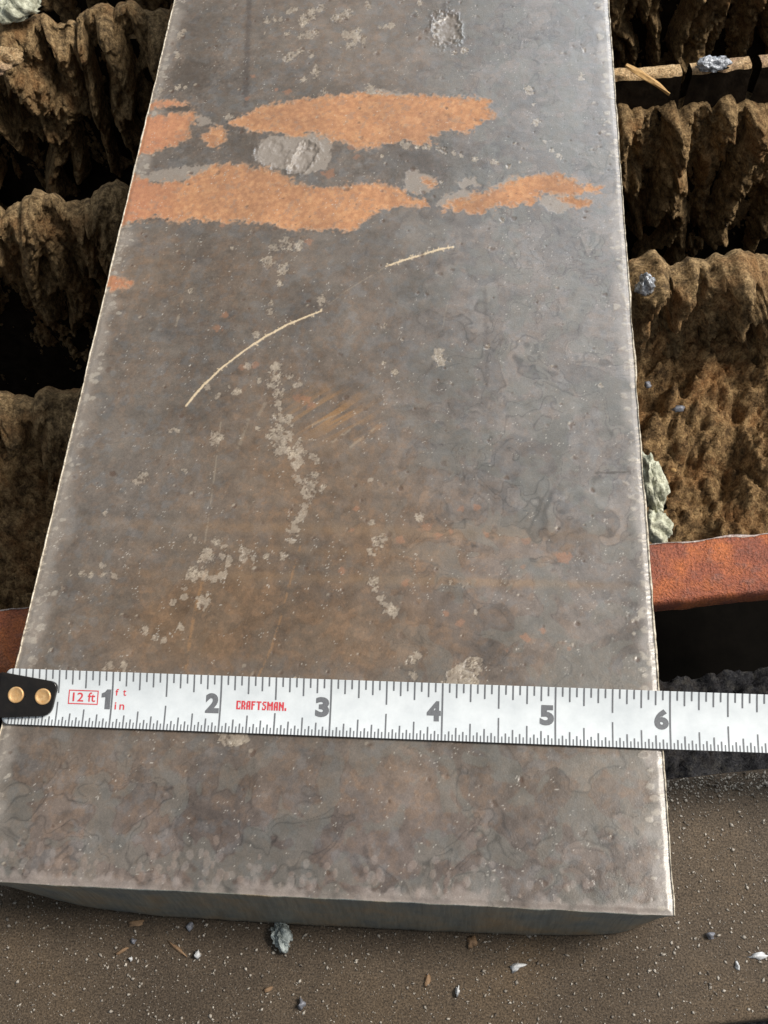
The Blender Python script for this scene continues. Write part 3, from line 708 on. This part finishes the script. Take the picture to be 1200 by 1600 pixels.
# ------------------------------------------------------------------ lumps
def ico(sub=3):
    import bmesh
    bm = bmesh.new(); bmesh.ops.create_icosphere(bm, subdivisions=sub, radius=1.0)
    v = np.array([q.co[:] for q in bm.verts]); f = np.array([[q.index for q in fc_.verts] for fc_ in bm.faces]); bm.free(); return v, f
ICO = {k: ico(k) for k in (1, 2, 3, 4)}
def n3(p, s, seed): return (fbm(p[:, 0] * s + p[:, 2] * s * .7, p[:, 1] * s - p[:, 2] * s * .6, seed, 3) - .5)
def lump(name, c, r, mat, seed, parent=None, rough=0.5, rot=0.0, sub=3, freq=1.6, flat=True, smooth=True, spike=0.0):
    v, f = ICO[sub]; v = v.copy()
    k = 1 + rough * 2 * n3(v, freq, seed) + rough * .8 * n3(v, freq * 3, seed + 1)
    if spike: k = k + spike * np.clip(n3(v, 2.6, seed + 5) * 4, 0, 1) ** 2
    v = v * k[:, None] * np.array(r)
    cs, sn = math.cos(rot), math.sin(rot); v = np.stack([v[:, 0] * cs - v[:, 1] * sn, v[:, 0] * sn + v[:, 1] * cs, v[:, 2]], 1)
    if flat: v[:, 2] = np.maximum(v[:, 2], -r[2] * .25); v[:, 2] += r[2] * .2
    v = v + np.array(c)
    return mesh(name, v, f, mat, parent, smooth=smooth)

# ================================================================== TAPE MEASURE
TY, TT, TY0, TZ0 = 0.0017, 0.3242, 1.3656, 0.0300
tape = thing('tape_measure', (0, TY0, 0), 'white tape measure blade with grey inch numerals laid across the plate', 'tape measure')
tc, ts = math.cos(TY), math.sin(TY)
def tp(s, t, lift=0.0):
    """point on the blade: s inches along, t inches across from the near edge"""
    s = np.asarray(s, float); t = np.asarray(t, float)
    cup = -0.022 * (1 - ((t - 0.25) / 0.25) ** 2)
    cupn = 0.022 * 2 * (t - .25) / .25 ** 2
    nrm = np.array([ts * math.sin(TT), -tc * math.sin(TT), math.cos(TT)])
    acr = np.array([-ts * math.cos(TT), tc * math.cos(TT), math.sin(TT)])
    o = np.array([0, TY0, TZ0 + 0.006])
    return o + s[..., None] * np.array([tc, ts, 0]) + t[..., None] * acr + (cup + lift)[..., None] * nrm
L_END = 16.0
def blade_s(t): 
    r = 0.07; d = np.minimum(t, 0.5 - t)
    return np.where(d < r, r - np.sqrt(np.clip(r * r - (r - d) ** 2, 0, None)), 0.0) - 0.005
tt = np.concatenate([[0], 0.07 * (1 - np.cos(np.linspace(0.3, math.pi / 2, 6))), np.linspace(.1, .4, 7), .5 - 0.07 * (1 - np.cos(np.linspace(0.3, math.pi / 2, 6)))[::-1], [.5]])
sg_ = np.concatenate([[0, .05, .1], np.arange(.25, L_END + .01, .25)])
S2, T2 = np.meshgrid(sg_, tt); S2 = np.where(S2 <= .1, S2 + blade_s(T2) * (1 - S2 / .1), S2)
topP = tp(S2, T2, 0 * S2); botP = tp(S2, T2, 0 * S2 - .008)
nT, nS = S2.shape; i = np.arange(nT * nS).reshape(nT, nS); j = i + nT * nS
def wall(a, b): return np.stack([a[:-1], a[1:], b[1:], b[:-1]], -1)
fs = np.concatenate([grid_faces(nT, nS), (grid_faces(nT, nS) + nT * nS)[:, ::-1], wall(j[0], i[0]), wall(i[-1], j[-1]), wall(i[:, 0], j[:, 0]), wall(j[:, -1], i[:, -1])])
blade = mesh('blade', np.concatenate([topP.reshape(-1, 3), botP.reshape(-1, 3)]), fs, M_TAPE, tape, smooth=False)
for p_ in blade.data.polygons[: (nT - 1) * (nS - 1)]: p_.use_smooth = True

def quads_on_blade(name, rects, mat, parent, lift=.0022, nseg=1):
    V, Fq = [], []
    for (s0, s1, t0, t1) in rects:
        n = max(1, int(abs(t1 - t0) / .06))
        b0 = len(V)
        for k in range(n + 1):
            t = t0 + (t1 - t0) * k / n
            V += [tp(np.array(s0), np.array(t), np.array(lift)), tp(np.array(s1), np.array(t), np.array(lift))]
        for k in range(n): Fq.append((b0 + 2 * k, b0 + 2 * k + 1, b0 + 2 * k + 3, b0 + 2 * k + 2))
    return mesh(name, np.array(V), Fq, mat, parent)
ticks = []
for k in range(1, int(12 * 32) + 1):
    s = k / 32; w = 0.0055 if k % 2 else 0.0065
    if abs(s - 2.5) < .001: ticks += [(s - .007, s + .007, .0, .185), (s - .007, s + .007, .302, .5)]; continue
    if k % 32 == 0: ticks.append((s - .0075, s + .0075, .0, .5)); continue
    lo = .215 if k % 16 == 0 else .155 if k % 8 == 0 else .115 if k % 4 == 0 else .082 if k % 2 == 0 else .055
    ticks.append((s - w, s + w, 0.0, lo))
    if k % 2 == 0:
        hi = .205 if k % 16 == 0 else .155 if k % 8 == 0 else .125 if k % 4 == 0 else .08
        ticks.append((s - .0068, s + .0068, .5 - hi, .5))
quads_on_blade('tick_marks', [t for t in ticks if t[0] > .03], M_INK, blade)

def text_on_blade(name, body, s0, s1, t0, t1, mat, parent, bold=0.0, lift=.0026):
    cu = bpy.data.curves.new(name, 'FONT'); cu.body = body; cu.size = 1.0; cu.offset = bold; cu.resolution_u = 4
    ob = bpy.data.objects.new(name, cu); COL.objects.link(ob)
    dg = bpy.context.evaluated_depsgraph_get(); ev = ob.evaluated_get(dg); me = ev.to_mesh()
    v = np.array([q.co[:2] for q in me.vertices]); f = [tuple(p.vertices) for p in me.polygons]
    ev.to_mesh_clear(); bpy.data.objects.remove(ob); bpy.data.curves.remove(cu)
    v = (v - v.min(0)) / (v.max(0) - v.min(0))
    P_ = tp(s0 + v[:, 0] * (s1 - s0), t0 + v[:, 1] * (t1 - t0), np.full(len(v), lift))
    return mesh(name, P_, f, mat, parent)
for n in range(1, 12):
    wd = .125 if n not in (1,) else .085
    if n > 9: wd = .24
    if n == 1:
        q = [(-.012 - .05, .165), (-.012, .165), (-.012, .342), (-.05, .342), (-.068, .318), (-.098, .305), (-.098, .268), (-.062, .272)]
        q = np.array(q); mesh('numeral', tp(1 + q[:, 0], q[:, 1], np.full(len(q), .0026)), [tuple(range(len(q)))], M_INK, blade); continue
    text_on_blade('numeral', str(n), n - .012 - wd, n - .012, .165, .342, M_INK, blade, 0.055)
text_on_blade('lettering', '12', .635, .735, .225, .305, M_RED, blade, 0.012)
text_on_blade('lettering', 'ft', .775, .845, .225, .31, M_RED, blade, 0.012)
text_on_blade('lettering', 'f', 1.028, 1.058, .29, .35, M_RED, blade, 0.012); text_on_blade('lettering', 't', 1.098, 1.128, .29, .345, M_RED, blade, 0.012)
text_on_blade('lettering', 'i', 1.03, 1.045, .165, .23, M_RED, blade, 0.012); text_on_blade('lettering', 'n', 1.075, 1.12, .165, .213, M_RED, blade, 0.012)
a0, a1, b0, b1, k_ = .595, .872, .20, .328, .009
quads_on_blade('print_frame', [(a0, a1, b0, b0 + k_), (a0, a1, b1 - k_, b1), (a0, a0 + k_, b0 + k_, b1 - k_), (a1 - k_, a1, b0 + k_, b1 - k_)], M_RED, blade)
GL = {'C': ('11111', '11001', '11000', '11000', '11001', '11111'), 'R': ('11110', '11011', '11011', '11110', '11011', '11011'),
      'A': ('01111', '11011', '11011', '11111', '11011', '11011'), 'F': ('11111', '11000', '11110', '11000', '11000', '11000'),
      'T': ('111111', '001100', '001100', '001100', '001100', '001100'), 'S': ('01111', '11000', '01110', '00011', '10011', '11110'),
      'M': ('1100011', '1110111', '1111111', '1101011', '1101011', '1101011'), 'N': ('110011', '111011', '111111', '110111', '110011', '110011'),
      '.': ('00', '00', '00', '00', '11', '11')}
cells = []; cur = 0; word = 'CRAFTSMAN.'
tot = sum(len(GL[c][0]) + 1 for c in word) - 1; cw = (2.60 - 2.145) / tot
for c in word:
    b = GL[c]
    for r_, line in enumerate(b):
        k0 = 0
        while k0 < len(line):
            if line[k0] == '1':
                k1 = k0
                while k1 < len(line) and line[k1] == '1': k1 += 1
                cells.append((2.145 + (cur + k0) * cw, 2.145 + (cur + k1) * cw, .207 + (5 - r_) * .0128, .207 + (6 - r_) * .0128)); k0 = k1
            else: k0 += 1
    cur += len(b[0]) + 1
quads_on_blade('lettering', cells, M_RED, blade)

# hook with two rivets
def smooth_outline(pts, r, n=5):
    out = []; N = len(pts); pts = [np.array(p, float) for p in pts]
    for i in range(N):
        p, a, b = pts[i], pts[i - 1], pts[(i + 1) % N]
        da = (a - p) / np.linalg.norm(a - p); db = (b - p) / np.linalg.norm(b - p)
        rr = r[i]
        for k in range(n + 1):
            t = k / n; out.append((1 - t) ** 2 * (p + da * rr) + 2 * t * (1 - t) * p + t * t * (p + db * rr))
    return np.array(out)
ol = smooth_outline([(-.035, .05), (.455, .085), (.50, .39), (-.035, .465)], [.01, .085, .07, .01])
cen = ol.mean(0)
def ring(k, lift): 
    q = cen + (ol - cen) * k; return tp(q[:, 0], q[:, 1], np.full(len(q), lift))
rings = [ring(1, .004), ring(1, .034), ring(.985, .042), ring(.96, .045), ring(.5, .045), ring(.02, .045)]
Pn = np.stack(rings); n = len(ol); fs = []
for r_ in range(len(rings) - 1):
    for q in range(n): fs.append((r_ * n + q, r_ * n + (q + 1) % n, (r_ + 1) * n + (q + 1) % n, (r_ + 1) * n + q))
hook = mesh('hook', Pn.reshape(-1, 3), fs, M_HOOK, tape, smooth=True)
up = tp(np.array([-.035, -.035]), np.array([.06, .455]), np.array([.04, .04]))
q8 = []
for (dx, z) in ((0, None), (-.028, None)):
    for p in up: q8.append((p[0] + dx, p[1], p[2] - (0.0 if dx == 0 else .012)))
for (dx, z) in ((0, -.32), (-.028, -.32)):
    for kk, p in enumerate(up): q8.append((p[0] + dx, p[1] + (.05 if kk == 0 else -.05), z))
mesh('hook_lip', q8, [(0, 1, 3, 2), (2, 3, 7, 6), (0, 2, 6, 4), (3, 1, 5, 7), (0, 4, 5, 1), (4, 6, 7, 5)], M_HOOK, hook)
prof = [(.074, -.002), (.074, .008), (.070, .015), (.062, .016), (.054, .012), (.042, .0075), (.034, .0055), (.012, .0045), (.0005, .0065)]
for (s, t) in ((.122, .262), (.375, .255)):
    V = []; nn = 28
    for (r_, h_) in prof:
        an = np.linspace(0, 2 * math.pi, nn, endpoint=False); V.append(tp(s + r_ * np.cos(an), t + r_ * np.sin(an), np.full(nn, .046 + h_)))
    V = np.stack(V); fs = [(a * nn + q, a * nn + (q + 1) % nn, (a + 1) * nn + (q + 1) % nn, (a + 1) * nn + q) for a in range(len(prof) - 1) for q in range(nn)]
    mesh('rivet', V.reshape(-1, 3), fs, M_BRASS, hook, smooth=True)

# ================================================================== LOOSE DEBRIS
BZ = -T - .005
def chip(name, u, v, w, h, mat, label, cat, seed, ht=.03, rot=0.0, z=BZ, rough=.95, sub=2, smooth=False, spike=0.0, group=None, freq=2.4):
    c = ray(u, v, z); rx = abs(ray(u + w / 2, v, z)[0] - c[0]); ry = abs(ray(u, v - h / 2, z)[1] - c[1])
    o = lump(name, (c[0], c[1], z), (rx, ry, ht), mat, seed, None, rough=rough, rot=rot, sub=sub, smooth=smooth, spike=spike, freq=freq)
    return tag(o, label, cat, group)
G = 'loose chips on the flat bar'
chip('slag_lump', 441, 1462, 26, 46, M_PALE, 'pale blue green jagged slag lump beside the plate front edge', 'slag', 3, .11, .25, sub=4, rough=.55, spike=.15, freq=3.2)
chip('slag_flake', 214, 1443, 24, 12, M_TANCHIP, 'tan butterfly shaped flake on the dark bar left of the blue green slag lump', 'flake', 5, .015, .2, group=G)
chip('metal_chip', 297, 1448, 9, 12, M_LILAC, 'small lilac grey chip close under the plate front edge', 'chip', 6, .03, group=G)
chip('metal_chip', 208, 1497 - 26, 9, 8, M_LILAC, 'lilac grey chip just below the tan butterfly flake', 'chip', 7, .03, group=G)
chip('metal_chip', 205, 1498, 6, 8, M_WHITE, 'tiny white oval chip left of the two tan curls', 'chip', 8, .03, group=G)
chip('metal_curl', 190, 1487, 22, 5, M_TANCHIP, 'thin tan curl of metal on the left of the flat bar', 'curl', 9, .02, .5, group=G)
chip('metal_curl', 278, 1483, 32, 6, M_TANCHIP, 'longer tan curl slanting towards a white chip', 'curl', 10, .02, -.6, group=G)
chip('metal_chip', 309, 1491, 9, 14, M_WHITE, 'white chip at the lower end of the longer tan curl', 'chip', 11, .05, group=G)
chip('metal_chip', 418, 1546, 17, 7, M_TANCHIP, 'flat tan chip well below the blue green slag lump', 'chip', 12, .02, .4, group=G)
chip('metal_chip', 472, 1569, 11, 15, M_LILAC, 'pale blue grey chip near the bottom edge, right of the flat tan chip', 'chip', 13, .06, group=G)
chip('metal_flake', 807, 1510, 20, 11, M_WHITE, 'bright bluish white flake lying below the middle of the plate front edge', 'flake', 14, .03, .4, group=G, spike=.5)
chip('slag_flake', 738, 1473, 14, 18, M_TANCHIP, 'grey tan crumb left of the bright bluish white flake', 'flake', 15, .05, group=G)
chip('metal_chip', 715, 1548, 6, 14, M_WHITE, 'narrow upright white chip below the grey tan crumb', 'chip', 16, .04, group=G)
chip('metal_chip', 1110, 1462, 12, 10, M_LILAC, 'grey chip to the right of the plate corner', 'chip', 17, .05, group=G)
chip('metal_sliver', 1185, 1494, 26, 9, M_WHITE, 'white elongated sliver at the right edge of the picture', 'sliver', 18, .03, .1, group=G)
chip('metal_chip', 1152, 1509, 7, 12, M_WHITE, 'small white chip just below and left of the elongated sliver', 'chip', 19, .03, group=G)
chip('slag_flake', 668, 1530, 10, 20, M_TANCHIP, 'upright tan flake near the lower middle of the flat bar', 'flake', 20, .02, group=G)

# fine grit on the flat bar: nobody could count it
R9 = np.random.RandomState(4)
NG = 21000
a = R9.uniform(-3, 10, NG); b = R9.uniform(-1.58, .50, NG); near_edge = R9.rand(NG) < .22
b = np.where(near_edge, .50 - np.abs(R9.normal(0, .12, NG)), b)
sz = 0.003 + 0.013 * R9.rand(NG) ** 6 + np.where(near_edge, .006 * R9.rand(NG), 0)
octv = np.array([(1, 0, 0), (-1, 0, 0), (0, 1, 0), (0, -1, 0), (0, 0, 1), (0, 0, -.6)], float)
octf = np.array([(0, 2, 4), (2, 1, 4), (1, 3, 4), (3, 0, 4), (2, 0, 5), (1, 2, 5), (3, 1, 5), (0, 3, 5)])
st = np.stack([sz * R9.uniform(.6, 2.0, NG), sz * R9.uniform(.6, 1.3, NG), sz * R9.uniform(.5, 1.1, NG)], 1)
an = R9.uniform(0, 6.28, NG)
v = octv[None] * st[:, None] * R9.uniform(.7, 1.3, (NG, 6, 1))
v = np.stack([v[..., 0] * np.cos(an)[:, None] - v[..., 1] * np.sin(an)[:, None], v[..., 0] * np.sin(an)[:, None] + v[..., 1] * np.cos(an)[:, None], v[..., 2]], -1)
c = np.stack([a * D[0] - b * NF[0], a * D[1] - b * NF[1], BZ + st[:, 2] * .5], -1)
v = (v + c[:, None]).reshape(-1, 3); f = (octf[None] + (np.arange(NG) * 6)[:, None, None]).reshape(-1, 3)
tag(mesh('grit', v, f, M_GRIT), 'fine pale grit and metal dust strewn over the flat bar', 'grit', kind='stuff')

# bits on the slats
def bit(name, u, v, z, r, mat, label, cat, seed, rot=0.0, sub=3, rough=.6, spike=.3, smooth=True, freq=2.0):
    c = ray(u, v, z); o = lump(name, (c[0], c[1], z), r, mat, seed, None, rough=rough, rot=rot, sub=sub, smooth=smooth, spike=spike, freq=freq); return tag(o, label, cat)
bit('silver_slag', 1112, 104, -1.06, (.20, .09, .10), M_SILVER, 'silver grey slag blob fused on the notched slat edge', 'slag', 31, .15, 4)
bit('silver_slag', 1007, 452, -1.0, (.10, .09, .18), M_SILVER, 'shiny blue silver slag clinging beside the plate right edge', 'slag', 37, .2, 4, .6, .3)
bit('silver_chip', 1060, 640, -2.25, (.07, .04, .05), M_LILAC, 'small blue grey chip lying on the brown rubble', 'chip', 33, .2, 2)
bit('silver_chip', 1012, 602, -2.05, (.04, .05, .04), M_LILAC, 'tiny blue grey chip on the rubble close to the plate', 'chip', 34, .2, 2)
bit('green_slag', 1018, 765, -1.9, (.15, .38, .26), M_GREEN, 'pale green white slag crust against the right side of the plate', 'slag', 35, .12, 4, .42, .1, freq=3)
bit('green_slag', 1022, 828, -2.0, (.17, .20, .2), M_GREEN, 'smaller pale green slag lump at the corner of plate and rust red bar', 'slag', 36, .5, 4, .4, .1, freq=3)
bit('green_slag', 30, 18, -1.7, (.33, .22, .25), M_GREEN, 'dull green slag lump at the top left corner', 'slag', 41, .3, 4)
bit('slag_lump', 6, 98, -1.35, (.28, .20, .16), M_BLADE, 'bright tan slag lump at the left edge near the top', 'slag', 42, .4, 4)
bit('yellow_chip', 1052, 735, -3.0, (.035, .035, .03), M_WOOD, 'tiny yellow chip on the rubble near the pale green crust', 'chip', 43, 0, 2)
# wood splinter
p0 = np.array([*ray(978, 102, -.93), -.93]); p1 = np.array([*ray(1046, 148, -1.12), -1.12])
ax = p1 - p0; L = np.linalg.norm(ax); ax /= L; sd = np.cross(ax, (0, 0, 1)); sd /= np.linalg.norm(sd); upv = np.cross(sd, ax)
V = []; nn = 9; ns = 14
for k in range(ns + 1):
    t = k / ns; w = .034 * (0.35 + 1.2 * math.sin(math.pi * min(1, t * .9 + .08)) ** .8) * (1 - .55 * max(0, t - .7) / .3)
    for q in range(nn):
        an = 2 * math.pi * q / nn; wob = 1 + .25 * math.sin(q * 2.3 + k * .4)
        V.append(p0 + ax * L * t + sd * math.cos(an) * w * wob + upv * (math.sin(an) * .028 * wob + .03 * math.sin(t * 3)))
fs = [(k * nn + q, k * nn + (q + 1) % nn, (k + 1) * nn + (q + 1) % nn, (k + 1) * nn + q) for k in range(ns) for q in range(nn)]
fs += [tuple(range(nn))[::-1], tuple(ns * nn + q for q in range(nn))]
tag(mesh('wood_splinter', V, fs, M_WOOD, base=tuple(p0)), 'tan wood splinter lying slantwise over the notched slat edge', 'splinter')
